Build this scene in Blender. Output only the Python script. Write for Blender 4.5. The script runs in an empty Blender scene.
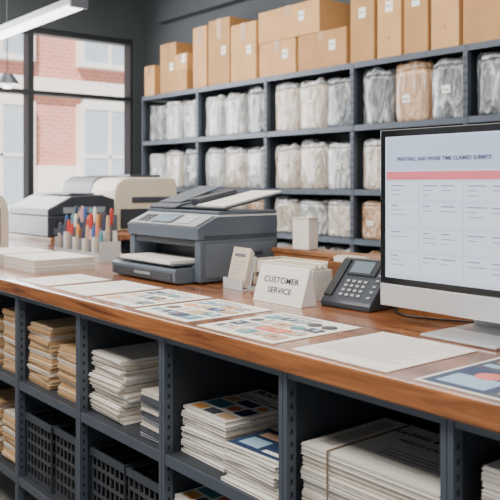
import bpy, math, random
from mathutils import Vector, Matrix, noise
random.seed(7)
S=bpy.context.scene
COL=S.collection
def lin(c):
    o=[]
    for x in c[:3]:
        x=x/255.0
        o.append(x/12.92 if x<=0.04045 else ((x+0.055)/1.055)**2.4)
    return (o[0],o[1],o[2],1.0)
MATS={}
def mat(name,c,rough=0.6,metal=0.0,var=0.08,scale=8.0,bump=0.0,bscale=40.0,coat=0.0,emit=0.0,stretch=(1,1,1)):
    if name in MATS: return MATS[name]
    m=bpy.data.materials.new(name); m.use_nodes=True
    nt=m.node_tree; b=nt.nodes['Principled BSDF']
    b.inputs['Roughness'].default_value=rough; b.inputs['Metallic'].default_value=metal
    b.inputs['Coat Weight'].default_value=coat; b.inputs['Coat Roughness'].default_value=0.15
    tc=nt.nodes.new('ShaderNodeTexCoord'); mp=nt.nodes.new('ShaderNodeMapping')
    mp.inputs['Scale'].default_value=stretch
    nt.links.new(tc.outputs['Object'],mp.inputs['Vector'])
    n=nt.nodes.new('ShaderNodeTexNoise'); n.inputs['Scale'].default_value=scale; n.inputs['Detail'].default_value=3
    nt.links.new(mp.outputs['Vector'],n.inputs['Vector'])
    r=nt.nodes.new('ShaderNodeValToRGB'); L=lin(c)
    r.color_ramp.elements[0].position=0.3; r.color_ramp.elements[1].position=0.7
    r.color_ramp.elements[0].color=tuple(min(1,x*(1-var)) for x in L[:3])+(1,)
    r.color_ramp.elements[1].color=tuple(min(1,x*(1+var)) for x in L[:3])+(1,)
    nt.links.new(n.outputs['Fac'],r.inputs['Fac']); nt.links.new(r.outputs['Color'],b.inputs['Base Color'])
    if emit>0:
        nt.links.new(r.outputs['Color'],b.inputs['Emission Color']); b.inputs['Emission Strength'].default_value=emit
    if bump>0:
        n2=nt.nodes.new('ShaderNodeTexNoise'); n2.inputs['Scale'].default_value=bscale; n2.inputs['Detail'].default_value=4
        nt.links.new(mp.outputs['Vector'],n2.inputs['Vector'])
        bp=nt.nodes.new('ShaderNodeBump'); bp.inputs['Strength'].default_value=bump; bp.inputs['Distance'].default_value=0.02
        nt.links.new(n2.outputs['Fac'],bp.inputs['Height']); nt.links.new(bp.outputs['Normal'],b.inputs['Normal'])
    MATS[name]=m; return m
def woodmat(name,c1,c2,rough=0.3,stretch=(1.2,14,14),coat=.7):
    m=bpy.data.materials.new(name); m.use_nodes=True
    nt=m.node_tree; b=nt.nodes['Principled BSDF']; b.inputs['Roughness'].default_value=rough
    b.inputs['Coat Weight'].default_value=coat; b.inputs['Coat Roughness'].default_value=0.12
    tc=nt.nodes.new('ShaderNodeTexCoord'); mp=nt.nodes.new('ShaderNodeMapping'); mp.inputs['Scale'].default_value=stretch
    nt.links.new(tc.outputs['Object'],mp.inputs['Vector'])
    n=nt.nodes.new('ShaderNodeTexNoise'); n.inputs['Scale'].default_value=2.2; n.inputs['Detail'].default_value=9; n.inputs['Distortion'].default_value=0.9
    nt.links.new(mp.outputs['Vector'],n.inputs['Vector'])
    r=nt.nodes.new('ShaderNodeValToRGB'); r.color_ramp.elements[0].position=0.36; r.color_ramp.elements[1].position=0.64
    r.color_ramp.elements[0].color=lin(c1); r.color_ramp.elements[1].color=lin(c2)
    nt.links.new(n.outputs['Fac'],r.inputs['Fac']); nt.links.new(r.outputs['Color'],b.inputs['Base Color'])
    bp=nt.nodes.new('ShaderNodeBump'); bp.inputs['Strength'].default_value=0.08; bp.inputs['Distance'].default_value=0.005
    nt.links.new(n.outputs['Fac'],bp.inputs['Height']); nt.links.new(bp.outputs['Normal'],b.inputs['Normal'])
    MATS[name]=m; return m
# ---------- palette
steel=mat('slate_steel',(76,84,95),0.42,0.2,0.06)
steeldark=mat('dark_steel',(50,56,64),0.5,0.2,0.08)
steelback=mat('shelf_back_steel',(46,51,58),0.6,0.1,0.1)
slot=mat('slot_dark',(30,34,39),0.8)
wood=woodmat('walnut_top',(104,58,31),(170,108,62),0.26)
wood2=woodmat('ledge_wood',(108,66,38),(158,106,66),0.45,coat=.2)
paper=mat('white_paper',(228,223,214),0.75,0,0.04,20)
paperc=mat('cream_paper',(210,198,182),0.8,0,0.08,30)
paperd=mat('dull_paper',(188,180,168),0.8,0,0.08,30)
paperg=mat('grey_paper',(136,138,142),0.75,0,0.1,30)
kraft=mat('kraft_paper',(188,152,110),0.85,0,0.1,30)
kraft2=mat('pale_kraft_paper',(208,180,142),0.85,0,0.1,30)
card=mat('cardboard',(196,150,98),0.85,0,0.10,6,0.15,50)
card2=mat('dark_cardboard',(174,130,82),0.85,0,0.10,6,0.15,50)
tape=mat('packing_tape',(160,120,74),0.3,0,0.05)
label=mat('white_label',(236,233,226),0.7,0,0.03)
ink=mat('ink_black',(36,38,44),0.7)
inkg=mat('ink_grey',(104,108,116),0.7)
inkt=mat('ink_light',(168,170,174),0.7)
blackpl=mat('black_plastic',(30,33,38),0.38,0,0.1)
darkpl=mat('charcoal_plastic',(54,59,67),0.4,0,0.06)
slatepl=mat('slate_plastic',(86,96,108),0.36,0,0.05)
greypl=mat('grey_plastic',(138,144,150),0.4,0,0.05)
lightpl=mat('light_grey_plastic',(208,210,210),0.4,0,0.04)
cream=mat('cream_plastic',(208,196,176),0.45,0,0.04)
silver=mat('silver_aluminium',(205,207,210),0.3,0.5,0.02)
glassb=mat('glossy_black',(12,13,16),0.1)
C={}
for n,c in dict(red=(190,58,52),coral=(216,118,98),orange=(216,148,82),yellow=(220,190,104),teal=(84,142,152),blue=(54,92,150),navy=(42,58,90),green=(106,152,104),pink=(212,158,160),sky=(150,182,204),tan=(196,162,130),brown=(106,74,54),grey=(154,156,160),dgrey=(72,76,84),white=(228,226,220)).items():
    C[n]=mat('print_'+n,c,0.55,0,0.04,30)
# ---------- mesh builder
class MB:
    def __init__(s): s.v=[];s.f=[];s.mi=[];s.m=[]
    def _m(s,m):
        if m not in s.m: s.m.append(m)
        return s.m.index(m)
    def add(s,vs,fs,m,M=None):
        k=len(s.v); i=s._m(m)
        for p in vs:
            p=Vector(p)
            if M is not None: p=M@p
            s.v.append(tuple(p))
        for f in fs: s.f.append([k+a for a in f]); s.mi.append(i)
    def box(s,x0,x1,y0,y1,z0,z1,m,M=None):
        s.add([(x0,y0,z0),(x1,y0,z0),(x1,y1,z0),(x0,y1,z0),(x0,y0,z1),(x1,y0,z1),(x1,y1,z1),(x0,y1,z1)],
          [(0,3,2,1),(4,5,6,7),(0,1,5,4),(1,2,6,5),(2,3,7,6),(3,0,4,7)],m,M)
    def cyl(s,c,r,h,m,axis='z',n=20,r2=None,M=None):
        r2=r if r2 is None else r2; vs=[]
        for k in range(2):
            rr=r if k==0 else r2
            for i in range(n):
                a=2*math.pi*i/n; p=(rr*math.cos(a),rr*math.sin(a),h*k)
                if axis=='x': p=(p[2],p[0],p[1])
                if axis=='y': p=(p[1],p[2],p[0])
                vs.append((c[0]+p[0],c[1]+p[1],c[2]+p[2]))
        fs=[(i,(i+1)%n,n+(i+1)%n,n+i) for i in range(n)]+[tuple(range(n-1,-1,-1)),tuple(range(n,2*n))]
        s.add(vs,fs,m,M)
    def prism(s,prof,a,b,m,axis='x',M=None):
        n=len(prof); vs=[]
        for t in (a,b):
            for p in prof:
                if axis=='x': vs.append((t,p[0],p[1]))
                elif axis=='y': vs.append((p[0],t,p[1]))
                else: vs.append((p[0],p[1],t))
        fs=[(i,(i+1)%n,n+(i+1)%n,n+i) for i in range(n)]+[tuple(range(n-1,-1,-1)),tuple(range(n,2*n))]
        s.add(vs,fs,m,M)
    def obj(s,name,parent=None,loc=(0,0,0),rot=(0,0,0),bevel=0,smooth=False,seg=2,lab=None):
        me=bpy.data.meshes.new(name); me.from_pydata(s.v,[],s.f)
        for m in s.m: me.materials.append(m)
        for p,i in zip(me.polygons,s.mi): p.material_index=i; p.use_smooth=smooth
        import bmesh
        bm=bmesh.new(); bm.from_mesh(me); bmesh.ops.recalc_face_normals(bm,faces=bm.faces); bm.to_mesh(me); bm.free()
        o=bpy.data.objects.new(name,me); COL.objects.link(o)
        o.location=loc; o.rotation_euler=rot
        if parent: o.parent=parent
        if bevel>0:
            b=o.modifiers.new('bevel','BEVEL'); b.width=bevel; b.segments=seg; b.limit_method='ANGLE'; b.angle_limit=math.radians(40)
        if lab: o['label']=lab
        return o
def tag(o,lab,cat,group=None):
    o['label']=lab; o['category']=cat
    if group: o['group']=group
    return o
def thing(name,lab,cat,loc=(0,0,0),rz=0,group=None):
    e=bpy.data.objects.new(name,None); e.empty_display_size=0.05; COL.objects.link(e)
    e.location=loc; e.rotation_euler=(0,0,rz); return tag(e,lab,cat,group)
def struct(o): o['kind']='structure'; return o
def dup(o,loc,rz=0):
    c=o.copy(); COL.objects.link(c); c.location=loc; c.rotation_euler=(0,0,rz)
    for ch in list(o.children):
        d=ch.copy(); d.parent=c; COL.objects.link(d)
    return c
def text(s,size,m,parent,loc,rot,name='lettering',align='CENTER',sx=1.0,bold=0.0):
    cu=bpy.data.curves.new('t','FONT'); cu.body=s; cu.size=size; cu.align_x=align; cu.align_y='CENTER'; cu.offset=bold; cu.extrude=0.0002; cu.space_character=1.05
    o=bpy.data.objects.new('t',cu); COL.objects.link(o)
    bpy.context.view_layer.update()
    dg=bpy.context.evaluated_depsgraph_get()
    me=bpy.data.meshes.new_from_object(o.evaluated_get(dg))
    bpy.data.objects.remove(o)
    me.materials.clear(); me.materials.append(m)
    t=bpy.data.objects.new(name,me); COL.objects.link(t); t.location=loc; t.rotation_euler=rot; t.scale=(sx,1,1)
    if parent: t.parent=parent
    return t

# ================= ROOM
XW=-6.9; YB=4.25; ZC=3.3
wallm=mat('charcoal_wall',(74,80,84),0.85,0,0.05,3)
floorm=mat('concrete_floor',(108,106,102),0.55,0,0.12,3)
ceilm=mat('dark_ceiling',(68,70,72),0.9,0,0.06,3)
m=MB(); m.box(XW-0.3,4,-5,YB+0.2,-0.1,0,floorm); struct(m.obj('floor'))
m=MB(); m.box(XW-0.3,4,-5,YB+0.2,ZC,ZC+0.1,ceilm); struct(m.obj('ceiling'))
m=MB(); m.box(XW,4,YB,YB+0.2,0,ZC,wallm); struct(m.obj('wall_back'))
wy0,wy1,wz0,wz1=-1.4,4.10,0.85,2.82
m=MB(); m.box(XW-0.2,XW,-5,wy0,0,ZC,wallm); m.box(XW-0.2,XW,wy1,YB+0.2,0,ZC,wallm)
m.box(XW-0.2,XW,wy0,wy1,0,wz0,wallm); m.box(XW-0.2,XW,wy0,wy1,wz1,ZC,wallm); struct(m.obj('wall_left'))
framem=mat('window_frame_dark',(44,49,55),0.5,0.1)
gl=bpy.data.materials.new('window_glass'); gl.use_nodes=True; nt=gl.node_tree
nt.nodes.remove(nt.nodes['Principled BSDF']); out=nt.nodes['Material Output']
tr=nt.nodes.new('ShaderNodeBsdfTransparent'); gs=nt.nodes.new('ShaderNodeBsdfGlossy'); gs.inputs['Roughness'].default_value=0.05
mx=nt.nodes.new('ShaderNodeMixShader'); mx.inputs[0].default_value=0.05
nt.links.new(tr.outputs[0],mx.inputs[1]); nt.links.new(gs.outputs[0],mx.inputs[2]); nt.links.new(mx.outputs[0],out.inputs[0])
k=1
y=wy1
while y-1.1>=wy0-0.01:
    a,b=y-1.1,y
    m=MB(); fx0,fx1=XW-0.14,XW-0.02; w=0.028
    m.box(fx0,fx1,a,a+w,wz0,wz1,framem); m.box(fx0,fx1,b-w,b,wz0,wz1,framem)
    m.box(fx0,fx1,a+w,b-w,wz1-0.05,wz1,framem); m.box(fx0,fx1,a+w,b-w,wz0,wz0+0.06,framem)
    m.box(fx0,fx1,a+w,b-w,2.19,2.23,framem)
    wn=struct(m.obj('window_%d'%k))
    g=MB(); g.box(XW-0.085,XW-0.08,a+w,b-w,wz0+0.06,2.19,gl); g.box(XW-0.085,XW-0.08,a+w,b-w,2.23,wz1-0.05,gl)
    g.obj('window_glass',wn)
    k+=1; y-=1.1
m=MB(); m.box(XW+0.001,XW+0.16,wy0,wy1,wz0-0.04,wz0-0.001,framem); struct(m.obj('trim_1'))
m=MB(); m.box(XW+0.35,4,YB-0.09,YB-0.001,2.95,3.12,mat('duct_dark',(60,64,70),0.7)); struct(m.obj('trim_2'))

# outside
bm_=bpy.data.materials.new('brick'); bm_.use_nodes=True; nt=bm_.node_tree; b=nt.nodes['Principled BSDF']; b.inputs['Roughness'].default_value=0.9
tc=nt.nodes.new('ShaderNodeTexCoord')
sep=nt.nodes.new('ShaderNodeSeparateXYZ'); cmb=nt.nodes.new('ShaderNodeCombineXYZ')
nt.links.new(tc.outputs['Object'],sep.inputs[0]); nt.links.new(sep.outputs['Y'],cmb.inputs['X']); nt.links.new(sep.outputs['Z'],cmb.inputs['Y'])
br=nt.nodes.new('ShaderNodeTexBrick'); br.inputs['Scale'].default_value=3.0
br.inputs['Color1'].default_value=lin((212,140,124)); br.inputs['Color2'].default_value=lin((200,126,110)); br.inputs['Mortar'].default_value=lin((222,190,180))
nt.links.new(cmb.outputs[0],br.inputs['Vector']); nt.links.new(br.outputs['Color'],b.inputs['Base Color'])
stone=mat('pale_stone',(238,232,226),0.8,0,0.04)
winb=mat('facade_glass',(180,194,206),0.2)
e=thing('brick_building','pale pinkish brick building with stone bands and tall windows','building',(-15,6,-0.4))
m=MB(); m.box(-2,0,-10,12,0,9,bm_); m.obj('facade',e)
for zz in (0.0,3.55,7.0):
    m=MB(); m.box(0,0.15,-10,12,zz,zz+(2.1 if zz==0 else 0.35),stone); m.obj('stone_band',e)
for yy in (-8,-5.6,-3.2,-0.8,1.6,4.0,6.4):
    for zz in (1.3,4.3):
        m=MB(); m.box(0.15,0.2,yy,yy+1.2,zz,zz+2.0,winb); m.box(0.2,0.22,yy+0.57,yy+0.63,zz,zz+2,stone); m.box(0.2,0.22,yy,yy+1.2,zz+0.97,zz+1.03,stone)
        m.box(0.0,0.22,yy-0.1,yy,zz-0.1,zz+2.1,stone); m.box(0.0,0.22,yy+1.2,yy+1.3,zz-0.1,zz+2.1,stone); m.box(0.0,0.22,yy,yy+1.2,zz+2,zz+2.2,stone); m.box(0,0.24,yy,yy+1.2,zz-0.1,zz,stone)
        m.obj('facade_window',e)
m=MB(); m.box(-30,XW-0.31,-20,30,-0.5,-0.4,mat('pavement',(205,203,200),0.9)); struct(m.obj('floor_outside'))

# ================= COUNTER
CT=0.966; CB=0.914; FY=1.2; BY=2.15
m=MB(); m.box(-5.4,0.12,FY,BY,CB,CT,wood)
tag(m.obj('worktop',bevel=0.006),'long varnished walnut-brown wooden worktop on steel shelving','worktop')
xs=[0.07,-0.43,-0.90,-1.37,-1.90,-2.43,-2.96,-3.49,-4.02,-4.55,-5.08]
SY0,SY1=1.222,2.08; ZM=0.57; ZL=0.19
for i in range(len(xs)-1):
    x1=xs[i]-0.001; x0=xs[i+1]+0.001
    e=thing('shelving_unit','slate-grey open steel shelving unit with slotted posts under the wooden worktop','shelving unit',((x0+x1)/2,SY0,0),group='steel units under the worktop')
    hw=(x1-x0)/2
    for sx in (-1,1):
        a,b=(-hw,-hw+0.006) if sx<0 else (hw-0.006,hw)
        m=MB(); m.box(a,b,0.03,SY1-SY0-0.03,0.1,CB-0.002,steelback); m.obj('side_panel',e)
        for yy in (0,SY1-SY0-0.03):
            m=MB(); pa,pb=(-hw,-hw+0.014) if sx<0 else (hw-0.014,hw)
            m.box(pa,pb,yy,yy+0.03,0,CB-0.002,steel)
            xf=pb if sx<0 else pa
            for zz in [0.22+0.03*j for j in range(22)]:
                m.box(xf-0.0006,xf+0.0006,yy+0.011,yy+0.019,zz,zz+0.012,slot)
            m.obj('post',e)
    m=MB(); m.box(-hw+0.006,hw-0.006,SY1-SY0-0.006,SY1-SY0,0.1,CB-0.002,steelback); m.obj('back_panel',e)
    for zt,h in ((ZM,0.032),(ZL,0.032),(CB-0.002,0.018)):
        m=MB(); m.box(-hw+0.0145,hw-0.0145,0.002,0.006,zt-h,zt,steel)
        m.box(-hw+0.0145,hw-0.0145,0.006,SY1-SY0-0.031,zt-0.006,zt,steelback)
        m.box(-hw+0.0145,hw-0.0145,0.006,0.02,zt-h,zt-h+0.004,steel); m.obj('shelf' if zt<0.9 else 'top_rail',e,bevel=0.001)

def bundle(name,w,d,h,mm,layers=6,j=0.003,alt=None):
    m=MB(); t=h/layers
    for i in range(layers):
        ox=random.uniform(-j,j); oy=random.uniform(-j,j)
        m.box(-w/2+ox,w/2+ox,-d/2+oy,d/2+oy,i*t,(i+0.84)*t if i<layers-1 else h,alt if (alt and i%3==1) else mm)
    return m.obj(name)
def stack(proto,x,y,z,n,h,lab,cat,group,jit=0.004,rj=0.03):
    for i in range(n):
        o=proto[i%len(proto)].copy(); COL.objects.link(o)
        o.location=(x+random.uniform(-jit,jit),y+random.uniform(-jit,jit),z+0.0006+i*(h+0.0008)); o.rotation_euler=(0,0,random.uniform(-rj,rj))
        tag(o,lab,cat,group)
def kill(protos):
    for p in protos: bpy.data.objects.remove(p)
strapm=mat('twine',(120,104,86),.7)
pA=[bundle('paper_bundle',0.40,0.30,0.0275,paperc if k_==1 else paper,10,0.0025,paperd) for k_ in range(3)]
AX=-1.143
stack(pA,AX,1.41,ZM,6,0.0275,'thick bundle of white printed sheets stacked on a steel shelf','paper bundle','large white paper bundles',0.003,0.010)
pF=[bundle('paper_bundle',0.36,0.29,0.031,paper,10,0.0025,paperd) for k_ in range(2)]
stack(pF,-0.665,1.405,ZM,8,0.031,'thick bundle of white sheets stacked on a steel shelf','paper bundle','large white paper bundles',0.004,0.02)
kill(pA); kill(pF)
def flyer(name,x,y,z,w,d,rz,design,lab,cat,group=None,base=paper,th=0.0012):
    m=MB(); m.box(-w/2,w/2,-d/2,d/2,0,th,base); q=0
    for it in design:
        q+=0.00006
        if it[0]=='r': _,a,b,c,dd,mm=it; m.box(-w/2+a*w,-w/2+c*w,-d/2+b*d,-d/2+dd*d,th*0.8,th+0.0002+q,mm)
        elif it[0]=='c': _,a,b,r,mm=it; m.cyl((-w/2+a*w,-d/2+b*d,th*0.8),r*w,0.0002+q+th*0.2,mm,n=24)
    o=m.obj(name,loc=(x,y,z),rot=(0,0,rz)); tag(o,lab,cat,group); return o
NA=6; ztop=ZM+0.0006+NA*0.0283
cs=flyer('cover_sheet',AX,1.41,ztop+0.0006,0.385,0.29,0.01,[('r',.40,.40,.85,.412,inkg),('r',.40,.34,.8,.352,inkg),('r',.40,.28,.85,.292,inkg),('r',.40,.22,.7,.232,inkt),('r',.45,.14,.8,.152,inkt),('r',.05,.1,.16,.9,paperd)],'white printed cover sheet lying on tied paper bundles','cover sheet')
text('FOLDING & GATHER',0.026,ink,cs,(0.01,0.085,0.0024),(0,0,0),bold=.0004)
text('PRINTS CARTON',0.022,inkg,cs,(0.03,0.035,0.0024),(0,0,0),bold=.0004)
m=MB(); t_=.0025
xa=-.11; zb_=NA*0.0283+.0048
m.box(xa-t_,xa+t_,-.1565,-.1545,0.001,zb_,strapm); m.box(xa-t_,xa+t_,-.1545,.1545,zb_-.002,zb_,strapm); m.box(xa-t_,xa+t_,.1545,.1565,0.001,zb_,strapm)
tag(m.obj('twine',loc=(AX,1.41,ZM)),'thin tan twine tied around the paper bundles','twine')
# Bay C
pC=[bundle('paper_bundle',0.212,0.28,0.018,paper if k_!=1 else paperc,4,.005,paperc) for k_ in range(4)]
stack(pC,-2.30,1.40,ZM,11,0.018,'bundle of off-white printed sheets stacked on a steel shelf','paper bundle','off-white paper bundles',0.008,0.06)
pC2=[bundle('paper_bundle',0.19,0.26,0.018,paperc if k_!=1 else paper,4,.005,paperd) for k_ in range(4)]
stack(pC2,-2.05,1.56,ZM,15,0.018,'bundle of cream sheets piled on a steel shelf','paper bundle','off-white paper bundles',0.008,0.05)
kill(pC); kill(pC2)
pG=[bundle('booklet_bundle',0.15,0.16,0.015,[paperg,C['dgrey'],paperd][k_],4) for k_ in range(3)]
stack(pG,-1.995,1.335,ZM,9,0.015,'small grey booklet bundle stacked on a steel shelf','booklet','dark grey booklets',0.004,0.05); kill(pG)
# Bay D,E brown
pD=[bundle('envelope_bundle',0.195,0.27,0.016,[kraft,kraft2,kraft,paperc][k_],4,.004) for k_ in range(4)]
for (x,n) in ((-2.832,14),(-2.57,11),(-3.10,15),(-3.36,11),(-3.63,12),(-3.89,9)):
    stack(pD,x,1.40,ZM,n,0.016,'bundle of brown kraft envelopes stacked on a steel shelf','envelope bundle','kraft envelope bundles',0.006,0.05)
for (x,n) in ((-3.10,12),(-3.36,13),(-3.63,9)):
    stack(pD,x,1.40,ZL,n,0.016,'bundle of brown kraft envelopes stacked on a low steel shelf','envelope bundle','kraft envelope bundles',0.006,0.05)
kill(pD)
# Bay B magazines
def mag(w,d,h,cov,des,title,tm):
    e=thing('magazine','x','magazine')
    m=MB(); m.box(-w/2+0.002,w/2-0.002,-d/2+0.002,d/2-0.002,h*0.14,h*0.86,paperc); m.obj('pages',e)
    m=MB()
    m.box(-w/2,w/2,-d/2,d/2,0,h*0.14,cov); m.box(-w/2,w/2,-d/2,d/2,h*0.86,h,cov)
    m.box(-w/2-0.0005,-w/2+0.003,-d/2,d/2,0,h,cov); q=0
    for it in des:
        q+=.00003
        if it[0]=='r': _,a,b,c,dd,mm=it; m.box(-w/2+a*w,-w/2+c*w,-d/2+b*d,-d/2+dd*d,h*0.9,h+0.0001+q,mm)
        else: _,a,b,r,mm=it; m.cyl((-w/2+a*w,-d/2+b*d,h*0.9),r*w,h*0.1+0.0001+q,mm,n=20)
    m.obj('cover',e)
    text(title,.036,tm,e,(0,d*.40,h+.0006),(0,0,0),bold=.0008)
    return e
d1=[('r',.06,.06,.30,.20,C['orange']),('r',.34,.06,.62,.20,C['dgrey']),('r',.66,.06,.94,.20,C['tan']),('r',.06,.24,.44,.44,C['teal']),('c',.58,.34,.10,C['coral']),('r',.72,.24,.94,.44,C['navy']),('r',.06,.48,.30,.62,C['tan']),('r',.34,.48,.70,.62,C['navy']),('c',.84,.55,.08,C['orange']),('r',.06,.67,.94,.695,inkg),('r',.06,.73,.7,.75,inkg)]
d2=[('c',.30,.32,.16,C['coral']),('r',.55,.1,.92,.5,C['navy']),('r',.1,.58,.9,.61,C['tan']),('c',.75,.3,.1,C['yellow']),('r',.08,.08,.5,.14,C['dgrey']),('r',.08,.66,.6,.69,inkg)]
d3=[('r',.0,.04,1,.58,C['navy']),('r',.10,.12,.45,.32,C['sky']),('c',.7,.38,.14,C['orange']),('r',.1,.38,.5,.50,C['tan']),('r',.1,.64,.5,.68,C['dgrey']),('r',.55,.10,.9,.16,C['white'])]
mg=[mag(.213,.285,.0085,C['white'],d1,'PRINTING',ink),mag(.213,.285,.0085,C['white'],d2,'PRESS',ink),mag(.213,.285,.0085,C['white'],d3,'COLOUR',ink)]
def mstack(protos,x,y,z,n,lab,grp):
    for i in range(n):
        p=protos[(n-1-i)%len(protos)]; loc=(x+random.uniform(-.006,.006),y+random.uniform(-.006,.006),z+.0006+i*.0095)
        c=dup(p,loc,random.uniform(-.05,.05))
        if i<n-1:
            for ch in list(c.children):
                if ch.name.startswith('lettering'): bpy.data.objects.remove(ch)
        tag(c,lab,'magazine',grp)
mstack([mg[0],mg[1],mg[2]],-1.768,1.42,ZM,14,'magazine with colourful printed cover piled on a steel shelf','magazines on the steel shelf')
mstack([mg[2],mg[0],mg[1]],-1.515,1.38,ZM,11,'magazine with blue and orange cover piled on a steel shelf','magazines on the steel shelf')
mstack([mg[1],mg[2],mg[0]],-1.53,1.70,ZM,15,'magazine in a rear pile on a steel shelf','magazines on the steel shelf')
mstack([mg[0],mg[1]],-1.77,1.40,ZL,27,'magazine in a tall pile on a low steel shelf','magazines on the low shelf')
mstack([mg[2],mg[0]],-1.51,1.40,ZL,22,'magazine in a tall pile on a low steel shelf','magazines on the low shelf')
for p in mg:
    for c in list(p.children): bpy.data.objects.remove(c)
    bpy.data.objects.remove(p)
# crates
crm=mat('crate_plastic',(58,61,66),0.45,0,0.1)
def crate(w,d,h,loc):
    e=thing('plastic_crate','black slatted plastic storage crate on a low steel shelf','crate',loc,group='black crates on the low shelf')
    m=MB(); t=.006
    m.box(-w/2,w/2,-d/2,d/2,0,.008,crm)
    nb=5
    for i in range(nb+1):
        z=.008+i*(h-.03)/nb; hh=.010
        m.box(-w/2,w/2,-d/2,-d/2+t,z,z+hh,crm); m.box(-w/2,w/2,d/2-t,d/2,z,z+hh,crm)
        m.box(-w/2,-w/2+t,-d/2+t,d/2-t,z,z+hh,crm); m.box(w/2-t,w/2,-d/2+t,d/2-t,z,z+hh,crm)
    for i in range(8):
        x=-w/2+i*(w-.008)/7
        m.box(x,x+.008,-d/2+.001,-d/2+t-.001,.008,h-.018,crm); m.box(x,x+.008,d/2-t+.001,d/2-.001,.008,h-.018,crm)
        y=-d/2+i*(d-.008)/7
        m.box(-w/2+.001,-w/2+t-.001,y,y+.008,.008,h-.018,crm); m.box(w/2-t+.001,w/2-.001,y,y+.008,.008,h-.018,crm)
    m.obj('basket',e)
    m=MB(); r=.005
    m.box(-w/2-r,w/2+r,-d/2-r,-d/2+t,h-.026,h,darkpl); m.box(-w/2-r,w/2+r,d/2-t,d/2+r,h-.026,h,darkpl)
    m.box(-w/2-r,-w/2+t,-d/2+t,d/2-t,h-.026,h,darkpl); m.box(w/2-t,w/2+r,-d/2+t,d/2-t,h-.026,h,darkpl)
    m.obj('rim',e,bevel=.002); return e
c0=crate(.222,.34,.255,(-2.815,1.42,ZL+.0005))
dup(c0,(-2.575,1.43,ZL+.0005),.0); dup(c0,(-2.29,1.43,ZL+.0005),0.0); dup(c0,(-2.045,1.43,ZL+.0005),0)

# ================= FLYERS ON THE WORKTOP
def grid(seed,cols,rows,pal,a0=.06,a1=.94,b0=.06,b1=.86):
    rn=random.Random(seed); L=[('r',.08,.90,.6,.93,inkg)]
    for i in range(cols):
        for j in range(rows):
            w=(a1-a0)/cols; h=(b1-b0)/rows
            c=rn.choice(pal); x=a0+i*w; y=b0+j*h
            if c is None:
                for q in (.2,.4,.6,.8): L.append(('r',x+.1*w,y+q*h,x+rn.uniform(.6,.85)*w,y+q*h+.05*h,inkt))
                continue
            z=rn.random()
            if z<0.3: L.append(('c',x+w/2,y+h/2,w*.38,C[c]))
            elif z<0.65:
                L.append(('r',x+.08*w,y+.35*h,x+.9*w,y+.9*h,C[c])); L.append(('r',x+.08*w,y+.2*h,x+.7*w,y+.25*h,inkt)); L.append(('r',x+.5*w,y+.45*h,x+.8*w,y+.8*h,C[rn.choice(['tan','white','grey','sky'])]))
            else: L.append(('r',x+.08*w,y+.1*h,x+.9*w,y+.88*h,C[c])); L.append(('c',x+.4*w,y+.5*h,w*.16,C[rn.choice(['tan','white','brown','sky'])]))
    return L
Z1=CT+.0008
G='printed sheets on the worktop'
faint=[('r',.08,.90,.6,.905,inkt)]+[('r',.08,.84-.05*j,.9-.07*(j%3),.8435-.05*j,C['grey'] if j%4==0 else inkt) for j in range(14)]
flyer('sheet',-1.195,1.385,Z1,.29,.325,0.0,faint,'off-white sheet with faint lines on the wooden worktop','paper sheet',G)
flyer('flyer',-1.57,1.385,Z1,.315,.32,0.01,grid(3,5,4,['teal','orange','coral','dgrey','tan','navy','tan','grey',None,'dgrey']),'white flyer with rows of colourful swatches on the wooden worktop','flyer',G)
flyer('flyer',-1.925,1.39,Z1,.29,.32,-0.01,grid(8,4,4,['orange','tan','brown','teal','grey','coral','navy',None]),'white flyer with orange and teal picture blocks on the wooden worktop','flyer',G)
flyer('flyer',-2.235,1.40,Z1,.27,.31,0.01,grid(11,4,3,['teal','dgrey','tan','orange',None,'grey','tan']),'white flyer with teal and tan picture blocks on the wooden worktop','flyer',G)
flyer('sheet',-2.55,1.40,Z1,.28,.31,0.0,faint[:6],'plain greyish-white sheet on the wooden worktop','paper sheet',G)
flyer('sheet',-2.87,1.38,Z1,.26,.28,0.02,faint[:6],'plain white sheet beside a stack of paper','paper sheet',G)
f=flyer('poster',-.835,1.385,Z1,.29,.325,0.0,[('r',.03,.03,.97,.97,C['dgrey']),('r',.05,.05,.55,.55,C['navy']),('r',.10,.10,.48,.34,C['sky']),('r',.58,.1,.92,.45,C['orange']),('r',.58,.1,.75,.28,C['tan']),('r',.08,.62,.9,.70,C['sky']),('c',.3,.40,.10,C['coral']),('r',.1,.76,.6,.9,C['tan']),('r',.62,.76,.9,.9,C['teal'])],'dark blue and orange printed poster lying on the worktop corner','poster',G)
pr=[bundle('paper_ream',0.34,0.29,0.028,paper,7,.001,paperc)]
stack(pr,-3.31,1.52,CT,2,0.028,'white paper ream stacked on the wooden worktop','paper ream','white reams on the worktop',.003,.02)
stack(pr,-3.69,1.50,CT,2,0.028,'white paper ream stacked on the wooden worktop','paper ream','white reams on the worktop',.003,.02); kill(pr)

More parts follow.
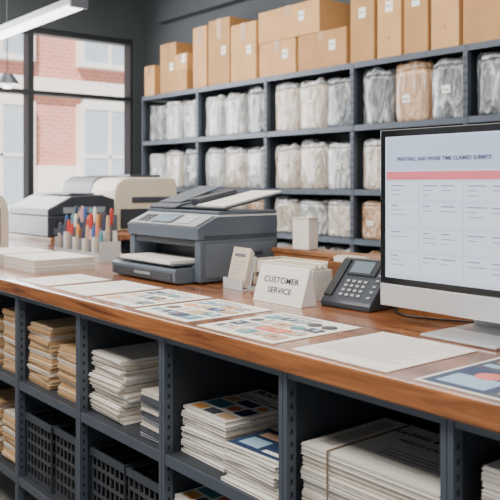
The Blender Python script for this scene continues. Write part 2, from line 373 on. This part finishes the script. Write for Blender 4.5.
# ================= MULTIFUNCTION PRINTER
P=thing('multifunction_printer','slate-grey desktop printer copier with document feeder on the wooden worktop','printer',(-2.665,1.90,CT+.0005))
m=MB(); m.prism([(-.27,.010),(-.262,.004),(-.181,.004),(-.181,.062),(-.262,.062),(-.272,.054)],-.258,.225,slatepl); m.obj('paper_cassette',P,bevel=.003)
m=MB(); m.box(-.235,.205,-.2755,-.2725,.012,.044,darkpl); m.obj('cassette_front',P,bevel=.001)
m=MB(); m.box(-.06,.06,-.280,-.276,.026,.036,greypl); m.obj('cassette_handle',P)
for xx in (-.22,.22):
    for yy in (-.14,.17):
        m=MB(); m.cyl((xx,yy,0),.015,.0058,blackpl); m.obj('foot',P)
m=MB(); m.box(-.225,.210,-.268,-.072,.0695,.0745,darkpl); m.obj('output_tray',P,bevel=.002)
m=MB(); m.box(-.20,.18,-.264,-.085,.075,.088,paper); m.obj('output_paper',P,bevel=.001,lab='white sheets in the output tray')
m=MB()
m.box(.225,.262,-.18,.215,.006,.169,slatepl); m.box(-.262,-.225,-.18,.215,.006,.169,slatepl)
m.box(-.2245,.2245,-.18,.21,.008,.069,slatepl)
m.box(-.2245,.2245,-.07,.21,.0695,.168,blackpl)
m.prism([(-.19,.1695),(.215,.1695),(.215,.256),(-.10,.256),(-.192,.216)],-.262,.262,slatepl)
m.obj('body',P,bevel=.003,lab='slate-grey printer housing')
m=MB(); m.box(-.22,.22,-.176,-.071,.142,.1685,darkpl); m.obj('output_cover',P,bevel=.002)
m=MB(); m.box(.2625,.266,-.155,.195,.02,.150,mat('side_slate',(98,107,118),.4)); m.obj('side_cover',P,bevel=.003)
m=MB(); m.box(.2625,.265,-.16,.20,.178,.184,darkpl); m.obj('side_seam',P)
m=MB(); m.box(.2665,.269,.03,.13,.10,.113,darkpl); m.obj('side_handle',P)
ang=math.atan2(.040,.092)
M=Matrix.Translation((0,-.146,.2370))@Matrix.Rotation(ang,4,'X')
m=MB(); m.box(-.245,.245,-.048,.048,0,.006,greypl,M); m.box(-.09,.06,-.036,.036,.006,.009,blackpl,M); m.box(-.08,.05,-.030,.030,.009,.010,mat('panel_lcd',(110,134,152),.2,emit=.2),M)
for i in range(3):
    for j in range(3): m.box(.10+i*.028,.12+i*.028,-.03+j*.022,-.015+j*.022,.006,.010,lightpl,M); m.box(-.2+i*.03,-.18+i*.03,-.03+j*.022,-.015+j*.022,.006,.010,darkpl,M)
m.obj('control_panel',P)
m=MB(); m.box(-.262,.262,-.09,.212,.2565,.264,lightpl); m.obj('scanner_bed',P,bevel=.002)
m=MB(); m.box(-.262,.262,-.09,.212,.2645,.278,slatepl); m.obj('scanner_lid',P,bevel=.003)
m=MB(); m.prism([(-.085,.2785),(.20,.2785),(.20,.325),(.14,.332),(-.05,.302),(-.085,.290)],-.258,-.05,darkpl)
m.obj('document_feeder',P,bevel=.005)
M=Matrix.Translation((0,.0,.310))@Matrix.Rotation(math.radians(17),4,'X')
m=MB(); m.box(-.24,-.075,-.04,.19,.004,.011,slatepl,M); m.obj('feeder_cover',P,bevel=.002)
M=Matrix.Translation((0,-.06,.283))@Matrix.Rotation(math.radians(11),4,'X')
m=MB(); m.box(-.045,.262,0,.28,0,.008,darkpl,M); m.obj('feeder_tray',P,bevel=.002)
m=MB(); m.box(.06,.25,.01,.315,.0085,.014,paper,M); m.obj('feeder_paper',P,lab='white sheets on the sloping feeder tray')
m=MB(); m.box(-.02,.045,.04,.24,.0085,.034,darkpl,M); m.obj('paper_guide',P,bevel=.004)

# ================= marker rack
acry=mat('pale_acrylic',(196,200,202),.2,0,.05)
RX,RY=-3.62,1.87
R=thing('marker_rack','clear grey rack holding upright coloured markers on the worktop','pen rack',(RX,RY,CT+.0005),0.0)
m=MB(); m.box(-.25,.25,-.062,.062,0,.008,acry); m.box(-.25,.25,-.062,-.058,.008,.045,acry); m.box(-.25,.25,.058,.062,.008,.045,acry); m.box(-.25,-.246,-.058,.058,.008,.10,acry); m.box(.246,.25,-.058,.058,.008,.10,acry); m.obj('tray',R)
cols=['dgrey','red','navy','coral','navy','dgrey','tan','teal','dgrey','orange','pink','white','red','brown','blue']
n=0
for row in range(3):
    for i in range(14):
        cn=cols[(n*4+row*3)%len(cols)]; n+=1
        tall=random.uniform(.14,.20)+.03*row
        e=thing('marker_bottle','white upright marker with a coloured cap in a rack','marker pen',(RX-.226+i*.0348,RY-.040+row*.039,CT+.0095),group='markers in the rack')
        bw=mat('barrel_'+['white','tan','grey'][n%3],[(222,218,210),(176,160,146),(120,122,128)][n%3],.4)
        m=MB(); m.cyl((0,0,0),.0125,tall*.66,bw,n=14); m.obj('barrel',e,bevel=.002)
        m=MB(); m.cyl((0,0,tall*.66+.0003),.0115,tall*.28,C[cn],n=14,r2=.0095); m.cyl((0,0,tall*.94+.0003),.008,tall*.06,C[cn],n=12,r2=.005); m.obj('cap',e)

# ================= leaflets, tray, placard
e=thing('leaflet_holder','pale leaflet holder with upright white leaflets beside the printer','leaflet holder',(-2.225,1.77,CT+.0005),-.1)
M=Matrix.Rotation(math.radians(-14),4,'X')
m=MB(); m.box(-.065,.065,-.03,.055,0,.006,acry); m.box(-.065,.065,0,.004,.006,.125,acry,M); m.box(-.065,.065,-.03,-.026,.006,.04,acry); m.obj('stand',e)
m=MB(); 
for j in range(4): m.box(-.058,.058,-.022+j*.005,-.019+j*.005,.008,.150-j*.004,paper if j%2 else cream,M)
m.box(-.04,.03,-.0225,-.022,.115,.127,inkg,M)
for j in range(4): m.box(-.04,.03-.01*j,-.0225,-.022,.095-.014*j,.099-.014*j,inkt,M)
m.obj('leaflet',e)
e=thing('letter_tray','cream letter tray filled with white papers','letter tray',(-2.12,1.96,CT+.0005))
m=MB(); m.box(-.165,.165,-.07,.07,0,.006,cream); m.box(-.165,.165,.064,.07,.006,.100,cream); m.box(-.165,-.159,-.07,.064,.006,.100,cream); m.box(.159,.165,-.07,.064,.006,.100,cream); m.box(-.159,.159,-.07,.064,.048,.052,cream); m.box(-.165,.165,-.075,-.07,0,.03,cream)
m.obj('tray_frame',e,bevel=.002)
m=MB(); m.box(-.15,.15,-.065,.06,.0525,.092,paper); m.box(-.15,.15,-.06,.06,.0065,.042,paperc); m.obj('papers',e)
e=thing('card_box','low white box of cards behind the placard','card box',(-1.92,1.80,CT+.0005),0)
m=MB(); m.box(-.14,.10,-.045,-.041,0,.10,paper); m.box(-.14,.10,.041,.045,0,.10,paper); m.box(-.14,-.136,-.041,.041,0,.10,paper); m.box(.096,.10,-.041,.041,0,.10,paper); m.box(-.136,.096,-.041,.041,0,.004,paper); m.obj('box_body',e)
m=MB()
for j in range(8): m.box(-.13,.09,-.036+j*.009,-.030+j*.009,.0045,.108+(j%3)*.005,[paperc,paper,cream][j%3])
m.obj('cards',e)
e=thing('counter_placard','white tent-shaped placard with dark capital lettering on the worktop','sign',(-1.872,1.675,CT+.0005),0.0)
m=MB(); m.prism([(-.035,0),(.035,0),(.035,.004),(.012,.118),(.004,.118),(-.033,.004)],-.118,.118,label); m.obj('placard_body',e,bevel=.001)
tilt=math.pi/2-math.atan2(.037,.114)
text('CUSTOMER',.028,ink,e,(0,-.0125,.073),(tilt,0,0),bold=.0001,sx=1.12); text('SERVICE',.027,ink,e,(0.002,-.0228,.041),(tilt,0,0),bold=.0001,sx=1.12)
m=MB(); m.box(-2.36,-.3,2.055,2.145,CT+.0005,CT+.110,wood2); m.box(-2.37,-.29,2.05,2.15,CT+.1105,CT+.128,wood2)
tag(m.obj('wooden_ledge',bevel=.003),'low brown wooden ledge along the rear of the worktop','ledge')
e=thing('wooden_organiser','open brown wooden organiser box filled with cards','organiser',(-1.79,1.985,CT+.0005))
m=MB(); m.box(-.14,.20,-.05,.05,0,.008,wood2); m.box(-.14,-.132,-.05,.05,.008,.125,wood2); m.box(.192,.20,-.05,.05,.008,.125,wood2); m.box(-.132,.192,.043,.05,.008,.125,wood2); m.box(-.132,.192,-.05,-.043,.008,.115,wood2); m.obj('box_body',e)
m=MB(); m.box(-.003,.003,-.042,.042,.009,.115,wood2); m.obj('divider',e)
m=MB()
for j in range(5): m.box(-.125,-.012,-.036+j*.014,-.030+j*.014,.009,.132+(j%2)*.004,[paper,paperc][j%2])
m.obj('cards',e)
e=thing('paper_box','small plain upright white box on the wooden ledge','box',(-2.22,2.10,CT+.1285),.15)
m=MB(); m.box(-.040,.040,-.03,.03,0,.118,paper); m.obj('box_body',e,bevel=.002)
m=MB(); m.box(-.041,.041,-.031,.031,.1185,.126,paperc); m.obj('box_lid',e)

# ================= PHONE
e=thing('desk_phone','charcoal sloped desk phone with keypad and small display','telephone',(-1.668,1.815,CT+.0005),0.06)
pd=mat('phone_plastic',(54,59,67),.36,0,.05)
keym=mat('phone_key',(150,154,158),.4)
m=MB(); m.prism([(-.078,.0),(.08,.0),(.065,.142),(.050,.148),(-.072,.024),(-.078,.016)],-.100,.100,pd); m.obj('base',e,bevel=.006)
a=math.atan2(.124,.122); M=Matrix.Translation((0,-.072,.0245))@Matrix.Rotation(a,4,'X')
m=MB()
for i in range(4):
    for j in range(4): m.box(-.036+i*.023,-.023+i*.023,.018+j*.018,.027+j*.018,.0,.003,keym,M)
for j in range(6): m.box(.074,.086,.016+j*.022,.024+j*.022,0,.0025,greypl,M)
m.obj('keypad',e)
m=MB(); m.box(-.050,.062,.100,.164,0,.005,blackpl,M); m.box(-.042,.040,.108,.154,.005,.006,mat('phone_lcd',(104,118,126),.2,emit=.12),M); m.obj('display',e)
m=MB(); m.box(-.094,-.062,.012,.162,.0005,.006,blackpl,M); m.obj('handset',e,bevel=.002)
prev=[(.096,.05,.02),(.13,.0,.004),(.18,-.05,.004),(.26,-.06,.004),(.36,-.03,.004),(.46,.03,.004)]
cu=bpy.data.curves.new('cord','CURVE'); cu.dimensions='3D'; cu.bevel_depth=.003; sp=cu.splines.new('NURBS')
sp.points.add(len(prev)-1)
for i,p in enumerate(prev): sp.points[i].co=(*p,1)
sp.use_endpoint_u=True
co=bpy.data.objects.new('t',cu); COL.objects.link(co); bpy.context.view_layer.update()
me=bpy.data.meshes.new_from_object(co.evaluated_get(bpy.context.evaluated_depsgraph_get())); bpy.data.objects.remove(co)
me.materials.clear(); me.materials.append(blackpl); co=bpy.data.objects.new('cord',me); COL.objects.link(co); co.parent=e

# ================= MONITOR
e=thing('desktop_computer','slim silver all-in-one computer with black bezel showing a document page','computer',(-1.135,1.68,CT+.0005))
W=.325; zb=.045; zt=.54; zc=.108
m=MB(); m.prism([(0,zb),(.004,zb),(.05,zb+.12),(.05,zt-.12),(.006,zt),(0,zt)],-W,W,silver); m.obj('housing',e,bevel=.003)
m=MB(); m.box(-W,W,-.006,-.0003,zc,zt,glassb); m.obj('bezel',e,bevel=.002)
m=MB(); m.box(-W,W,-.007,-.0003,zb,zc-.0005,silver); m.obj('chin',e,bevel=.003)
scr=mat('screen_page',(182,194,216),.3,0,.01,emit=.42)
scrh=mat('screen_header',(166,182,210),.3,0,.01,emit=.42)
scrp=mat('screen_panel',(192,202,220),.3,0,.01,emit=.44)
scrr=mat('screen_band',(206,104,116),.3,0,.02,emit=.38)
scrt=mat('screen_text',(110,124,156),.5,0,.02,emit=.15)
scrl=mat('screen_line',(146,160,188),.5,0,.02,emit=.25)
scrd=mat('screen_title',(62,72,112),.5,0,.02,emit=.1)
sw=W-.020; s0=zc+.018; s1=zt-.020
m=MB(); m.box(-sw,sw,-.0072,-.0062,s0,s1,scr)
m.box(-sw+.004,sw-.004,-.0076,-.0071,.428,s1-.004,scrh)
m.box(-sw+.004,sw-.004,-.0078,-.0071,.400,.422,scrr)
for (pa,pb) in ((-.292,-.19),(-.182,-.05),(-.042,.10),(.108,.29)):
    for (za,zb2) in ((.345,.392),(.272,.337),(.206,.264),(.138,.198)): m.box(pa,pb,-.0075,-.0071,za,zb2,scrp)
rn=random.Random(9)
for (bx,bw) in ((-.285,.06),(-.175,.05),(-.115,.05),(-.033,.06),(.04,.05),(.12,.07),(.21,.06)):
    for (za,zb2) in ((.345,.392),(.272,.337),(.206,.264),(.138,.198)):
        z=zb2-.010
        for q in range(rn.choice([2,3,3])):
            if z>za: m.box(bx,bx+bw*rn.uniform(.4,1),-.0077,-.0071,z,z+.0028,scrt if q==0 else scrl); z-=.0125
m.obj('screen',e,lab='glowing pale screen page with pink band and text rows')
text('PRINTING, AND WORK TIME CLAIMED SUBMITS',.0140,scrd,e,(-.262,-.0083,.456),(math.pi/2,0,0),align='LEFT',bold=.0004,sx=.95)
m=MB(); m.prism([(.052,.16),(.075,.16),(.12,.012),(.105,.0085)],-.09,.09,silver); m.obj('stand_neck',e)
m=MB(); m.box(-.11,.11,-.10,.125,0,.008,silver); m.obj('stand_foot',e,bevel=.003)

# ================= copier at the end of worktop
e=thing('desktop_copier','dark office copier with cream edge panel standing on the worktop','copier',(-4.64,1.55,CT+.0005))
m=MB(); m.box(-.25,.2,-.22,.22,0,.27,darkpl); m.box(-.2,.15,-.226,-.22,.05,.12,blackpl); m.obj('body',e,bevel=.01)
m=MB(); m.prism([(-.225,0),(.225,0),(.225,.20),(.215,.27),(.18,.32),(-.19,.33),(-.225,.24)],.2005,.235,cream); m.obj('side_panel',e,bevel=.01)
m=MB(); m.box(.2355,.24,-.18,.17,.03,.24,darkpl); m.obj('side_door',e,bevel=.003)
m=MB(); m.box(-.24,.19,-.2,.2,.2705,.31,lightpl); m.obj('lid',e,bevel=.008)

# ================= BENCH with copiers
BZ=.985
e=thing('work_bench','wooden topped work bench with dark steel legs','bench',(-5.5,2.88,0))
m=MB(); m.box(-.7,.7,-.66,.66,BZ-.04,BZ,wood2); m.obj('bench_top',e,bevel=.004)
for xx in (-.66,.61):
    for yy in (-.62,.57):
        m=MB(); m.box(xx,xx+.05,yy,yy+.05,0,BZ-.0405,steeldark); m.obj('leg',e)
m=MB(); m.box(-.65,.65,-.6,.6,.3,.33,steeldark); m.obj('lower_shelf',e)
dk=mat('copier_dark',(46,51,58),.4)
e=thing('desktop_copier','dark charcoal copier with stepped top and paper slots on the bench','copier',(-5.17,2.51,BZ+.0005))
m=MB(); m.box(-.42,.30,-.28,.25,0,.14,dk); m.obj('body',e,bevel=.008)
m=MB(); m.box(.301,.306,-.24,.21,.02,.06,slatepl); m.obj('paper_drawer',e,bevel=.001)
m=MB(); m.box(.301,.304,-.22,.19,.075,.115,blackpl); m.obj('paper_slot',e)
m=MB(); m.prism([(-.27,.1405),(.24,.1405),(.24,.25),(.14,.285),(-.10,.275),(-.27,.19)],-.40,.28,dk); m.obj('upper_cover',e,bevel=.01)
m=MB(); m.box(.281,.284,-.16,.16,.16,.20,greypl); m.obj('front_badge',e)
m=MB(); m.box(-.3,.2,-.08,.12,.286,.296,slatepl); m.obj('lid_panel',e,bevel=.002)
e=thing('large_format_printer','cream rounded wide-format printer with dark control side on the bench','printer',(-5.55,3.17,BZ+.0005))
prof=[(-.28,0),(.28,0),(.28,.32)]+[(.22+.06*math.cos(t),.34+.07*math.sin(t)) for t in [math.radians(a) for a in (30,60,90)]]+[(-.16+.12*math.cos(t),.31+.10*math.sin(t)) for t in [math.radians(a) for a in (95,120,150,180)]]
m=MB(); m.prism(prof,.03,.42,cream); m.obj('body',e,bevel=.015,seg=3)
m=MB(); m.prism([(y_*.98,z_*1.03) for y_,z_ in prof],-.5,.0295,darkpl); m.obj('control_side',e,bevel=.012)
m=MB(); m.box(.4205,.426,-.24,.24,.02,.17,dk); m.obj('side_cover',e,bevel=.003)
m=MB(); m.box(.4205,.427,-.14,.22,.215,.26,darkpl); m.obj('side_slot',e,bevel=.003)
m=MB(); m.box(-.35,.36,-.12,.16,.412,.432,darkpl); m.obj('top_hatch',e,bevel=.004)
m=MB(); m.box(-.18,.38,-.33,-.281,.05,.06,darkpl); m.obj('output_tray',e)

# ================= BACK SHELVING
BX=[-6.25+.895*i for i in range(7)]
LV=[.14,.56,.98,1.31,1.74,2.16]
SF,SB=3.8,4.2
for i in range(6):
    x0,x1=BX[i]+.001,BX[i+1]-.001; hw=(x1-x0)/2
    e=thing('shelving_unit','tall slate-blue steel shelving unit against the charcoal wall','shelving unit',((x0+x1)/2,SF,0),group='tall shelving against the wall')
    for a,b in ((-hw,-hw+.014),(hw-.014,hw)):
        m=MB(); m.box(a,b,0,.035,0,2.16,steel)
        for j in range(40): m.box((a+b)/2-.003,(a+b)/2+.003,-.0006,.0005,.2+j*.048,.22+j*.048,slot)
        m.obj('post',e)
        m=MB(); m.box(a,b,SB-SF-.035,SB-SF,0,2.16,steel); m.obj('post',e)
        m=MB(); aa,bb=(a,a+.005) if a<0 else (b-.005,b); m.box(aa,bb,.036,SB-SF-.036,.05,2.12,steelback); m.obj('side_panel',e)
    for z in LV:
        m=MB(); m.box(-hw+.0145,hw-.0145,.002,.008,z-.038,z,steel); m.box(-hw+.0145,hw-.0145,.008,SB-SF-.036,z-.02,z,steel); m.obj('shelf',e)
    m=MB(); m.box(-hw+.006,hw-.006,SB-SF-.004,SB-SF,.1,2.12,steelback); m.obj('back_panel',e)

# wrapped packages
def plastic(name,c,c2,bs=8,rough=.18,hl=(238,238,237),hlp=.68):
    m=bpy.data.materials.new(name); m.use_nodes=True; nt=m.node_tree; b=nt.nodes['Principled BSDF']
    b.inputs['Roughness'].default_value=rough; b.inputs['Coat Weight'].default_value=1; b.inputs['Coat Roughness'].default_value=.05
    tc=nt.nodes.new('ShaderNodeTexCoord'); mp=nt.nodes.new('ShaderNodeMapping'); mp.inputs['Scale'].default_value=(1.7,1.7,.55)
    oi=nt.nodes.new('ShaderNodeObjectInfo'); ad=nt.nodes.new('ShaderNodeVectorMath'); ad.operation='ADD'
    ml=nt.nodes.new('ShaderNodeMath'); ml.operation='MULTIPLY'; ml.inputs[1].default_value=20
    nt.links.new(oi.outputs['Random'],ml.inputs[0]); nt.links.new(tc.outputs['Object'],ad.inputs[0]); nt.links.new(ml.outputs[0],ad.inputs[1])
    nt.links.new(ad.outputs[0],mp.inputs['Vector'])
    n=nt.nodes.new('ShaderNodeTexNoise'); n.inputs['Scale'].default_value=bs; n.inputs['Detail'].default_value=4; n.inputs['Distortion'].default_value=1.9; n.inputs['Roughness'].default_value=.55
    nt.links.new(mp.outputs['Vector'],n.inputs['Vector'])
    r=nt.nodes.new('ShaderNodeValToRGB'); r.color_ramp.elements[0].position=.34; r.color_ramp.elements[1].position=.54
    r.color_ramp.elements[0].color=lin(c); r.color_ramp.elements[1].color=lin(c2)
    el=r.color_ramp.elements.new(hlp); el.color=lin(hl)  # near-white stop paints glossy highlights into the wrap's base colour
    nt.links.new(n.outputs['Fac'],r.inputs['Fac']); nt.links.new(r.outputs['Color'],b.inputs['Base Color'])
    bp=nt.nodes.new('ShaderNodeBump'); bp.inputs['Strength'].default_value=.85; bp.inputs['Distance'].default_value=.05
    nt.links.new(n.outputs['Fac'],bp.inputs['Height']); nt.links.new(bp.outputs['Normal'],b.inputs['Normal']); return m
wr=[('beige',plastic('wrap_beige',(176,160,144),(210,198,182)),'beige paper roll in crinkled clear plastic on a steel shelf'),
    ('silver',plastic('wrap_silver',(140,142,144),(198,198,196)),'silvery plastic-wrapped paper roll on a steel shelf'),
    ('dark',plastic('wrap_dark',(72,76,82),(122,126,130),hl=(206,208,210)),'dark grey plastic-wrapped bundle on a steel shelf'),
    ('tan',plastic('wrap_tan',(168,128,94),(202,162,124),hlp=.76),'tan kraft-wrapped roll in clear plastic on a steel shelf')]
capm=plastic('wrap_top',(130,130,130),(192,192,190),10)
def rollmesh(w,d,h,seed,kind):
    rn=random.Random(seed); n=40
    e=thing('wrapped_paper_roll','x','paper roll'); off=Vector((seed*3.1,seed*1.7,0))
    def ring(z,s,amp,lift=0):
        L=[]
        for i in range(n):
            a=2*math.pi*i/n; ca,sa=math.cos(a),math.sin(a); ex=.50
            x=math.copysign(abs(ca)**ex,ca); y=math.copysign(abs(sa)**ex,sa)
            q=1+amp*(noise.noise(Vector((x*2.5,y*2.5,z*5))+off)+.5*noise.noise(Vector((x*8,y*8,z*10))+off))
            zz=z+lift*noise.noise(Vector((x*1.8,y*1.8,5))+off)
            L.append((max(-w*.515,min(w*.515,x*w/2*s*q)),y*d/2*s*q,max(0,zz)))
        return L
    def tube(rs,mm,name):
        m=MB(); vs=[p for r in rs for p in r]; k=len(rs)
        fs=[(j*n+i,j*n+(i+1)%n,(j+1)*n+(i+1)%n,(j+1)*n+i) for j in range(k-1) for i in range(n)]
        fs+=[tuple(range(n-1,-1,-1)),tuple(range((k-1)*n,k*n))]
        m.add(vs,fs,mm); return m.obj(name,e,smooth=True)
    hb=h*.86
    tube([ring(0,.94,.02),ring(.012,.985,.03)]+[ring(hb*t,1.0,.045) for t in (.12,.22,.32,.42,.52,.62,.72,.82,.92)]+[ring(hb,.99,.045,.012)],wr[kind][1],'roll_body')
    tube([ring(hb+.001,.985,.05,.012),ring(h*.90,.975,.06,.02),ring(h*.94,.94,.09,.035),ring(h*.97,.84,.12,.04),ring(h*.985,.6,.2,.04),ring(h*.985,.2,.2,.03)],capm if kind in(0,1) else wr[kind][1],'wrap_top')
    if rn.random()<.5:
        lx=rn.uniform(-.03,.02); lz=rn.uniform(.25,.5)
        m=MB(); m.box(lx-.028,lx+.032,-d/2*1.03-.003,-d/2*1.03,h*lz,h*(lz+.13),label); m.box(lx-.02,lx+.022,-d/2*1.03-.0035,-d/2*1.03-.003,h*(lz+.05),h*(lz+.07),inkg); m.obj('paper_label',e)
    return e
protos={}
for k_ in range(4):
    for v_ in range(4): protos[(k_,v_)]=rollmesh(.274,.26,.368,k_*10+v_,k_)
rows={4:[2,1,1, 1,1,2, 0,0,2, 2,3,2, 2,2,1, 0,1,2],3:[1,0,2, 1,0,1, 0,0,1, 0,1,1, 0,1,3, 1,0,1],2:[1,0,1, 2,0,3, 0,1,0, 3,1,1, 0,3,1,1,0,0],1:[0,3,1,1,0,0,1,1,0,3,1,0,0,0,1,0,0,0]}
for lv,seq in rows.items():
    for i,kd in enumerate(seq):
        bay=i//3; sl=i%3
        x=BX[bay]+.1635+sl*.284
        pr_=protos[(kd,(i*7+lv)%4)]
        o=dup(pr_,(x,SF+.168+random.uniform(-.008,.008),LV[lv]+.0005),0)
        z=[0,.95,.70,.92,.97,1][lv]*random.uniform(.96,1.02)
        if lv==4 and bay>=3: z=1.01
        o.scale=(1,1,min(z,1.01))
        tag(o,wr[kd][2],'paper roll','plastic-wrapped rolls on the tall shelving')
for p in protos.values():
    for c in list(p.children): bpy.data.objects.remove(c)
    bpy.data.objects.remove(p)

# cardboard boxes on top
def cbox(x0,x1,h,z=2.1605,y=SF+.03,d=.34,mm=card,tall=False,rz=0,lab=None,stick=False):
    w=x1-x0-.01
    e=thing('cardboard_box',lab or ('upright cardboard file box with white label on top of the shelving' if tall else 'plain brown taped cardboard box on top of the shelving'),'box',((x0+x1)/2,y+d/2,z),rz,group='cardboard boxes on the shelving')
    m=MB(); m.box(-w/2,w/2,-d/2,d/2,0,h,mm); m.obj('carton',e,bevel=.004)
    if not tall:
        m=MB(); m.prism([(-d/2-.0015,h*.70),(-d/2-.0004,h*.70),(-d/2-.0004,h+.0005),(d/2,h+.0005),(d/2,h+.0015),(-d/2-.0015,h+.0015)],-.03,.03,tape); m.obj('packing_tape',e)
    if tall or stick:
        zz=h*.5 if tall else h*.45; ox=0 if tall else w*.22
        m=MB(); m.box(ox-.028,ox+.032,-d/2-.002,-d/2-.0004,zz,zz+.07,label); m.box(ox-.02,ox+.02,-d/2-.0026,-d/2-.002,zz+.035,zz+.042,inkg); m.obj('shipping_label',e)
    if tall:
        m=MB(); m.cyl((0,-d/2-.0016,h*.22),.014,.0012,card2,axis='y',n=16); m.obj('finger_hole',e)
    return e
cbox(-6.24,-6.06,.28,mm=card,y=SF+.02); cbox(-6.03,-5.76,.46,mm=card2,stick=True,y=SF+.06,d=.3); cbox(-5.74,-5.52,.18,mm=card2,y=SF+.01); cbox(-5.73,-5.53,.145,z=2.3425,mm=card,y=SF+.02,stick=True)
cbox(-5.49,-5.28,.53,mm=card,y=SF+.05,d=.3); cbox(-5.25,-4.95,.55,mm=card2,stick=True,y=SF+.04,d=.32); cbox(-4.93,-4.60,.46,mm=card,stick=True)
cbox(-4.57,-4.15,.262,mm=card,stick=True); cbox(-4.13,-3.64,.262,mm=card2,stick=True); cbox(-4.58,-3.90,.24,z=2.4255,mm=card,stick=True)
for q,(a,b) in enumerate(((-3.61,-3.39),(-3.37,-3.165),(-3.15,-2.955),(-2.94,-2.73),(-2.71,-2.45),(-2.43,-2.2),(-2.18,-1.95),(-1.93,-1.7),(-1.6,-1.1))):
    cbox(a,b,.56+random.uniform(0,.04),mm=card if q%2 else card2,tall=True)

# ================= LAMPS
lampm=mat('lamp_tube',(255,250,240),.5,emit=4.0)
e=thing('linear_pendant_lamp','long white fluorescent lamp hanging from the dark ceiling on thin cables','ceiling lamp',(-5.35,2.32,2.52))
L=1.5; z=2.52
m=MB(); m.prism([(-.06,0),(.06,0),(.045,.05),(-.045,.05)],-L/2,L/2,lightpl); m.obj('lamp_housing',e)
m=MB(); m.box(-L/2+.02,L/2-.02,-.045,.045,-.02,-.0005,lampm); m.obj('diffuser',e)
for s in (-1,1):
    m=MB(); m.box(s*L/2-.012,s*L/2+.012,-.062,.062,-.022,.052,darkpl); m.obj('end_cap',e)
    m=MB(); m.cyl((s*L*.38,0,.0505),.004,ZC-z-.051,blackpl,n=8); m.obj('cable',e)
e=thing('pendant_lamp','small dark domed pendant lamp hanging near the window','ceiling lamp',(-6.3,2.52,2.18))
m=MB(); m.cyl((0,0,0),.11,.09,darkpl,n=28,r2=.045); m.obj('lamp_shade',e)
m=MB(); m.cyl((0,0,-.03),.035,.0295,lampm,n=16); m.obj('bulb',e)
m=MB(); m.cyl((0,0,.0905),.005,ZC-2.18-.091,blackpl,n=8); m.obj('cable',e)
def area(loc,sx,sy,en,col,rot=(0,0,0)):
    l=bpy.data.lights.new('area','AREA'); l.shape='RECTANGLE'; l.size=sx; l.size_y=sy; l.energy=en; l.color=col
    o=bpy.data.objects.new('area_light',l); COL.objects.link(o); o.location=loc; o.rotation_euler=rot
area((-2.2,.1,3.1),5,.9,170,(1,.95,.88),(math.radians(26),0,0))
area((-3.8,2.6,3.2),5,.6,100,(1,.95,.88),(math.radians(10),0,0))
area((-6.75,2.0,1.9),4.0,1.9,290,(.94,.97,1),(0,math.radians(-90),0))
l=bpy.data.lights.new('sun','SUN'); l.energy=11; l.angle=.03; l.color=(1,.97,.92); o=bpy.data.objects.new('sun',l); COL.objects.link(o)
o.rotation_euler=Vector((.55,-.45,.75)).to_track_quat('Z','Y').to_euler()
w=bpy.data.worlds.new('World'); S.world=w; w.use_nodes=True; bg=w.node_tree.nodes['Background']
bg.inputs[0].default_value=(.94,.96,1,1); bg.inputs[1].default_value=.98

# ================= CAMERA
cd=bpy.data.cameras.new('cam'); cd.sensor_width=36; cd.lens=770/500*36; cd.shift_y=-68/500
cd.dof.use_dof=True; cd.dof.focus_distance=2.3; cd.dof.aperture_fstop=5.6
cam=bpy.data.objects.new('camera',cd); COL.objects.link(cam); cam.location=(0,0,1.36); cam.rotation_euler=(math.pi/2,0,math.radians(50.7))
S.camera=cam
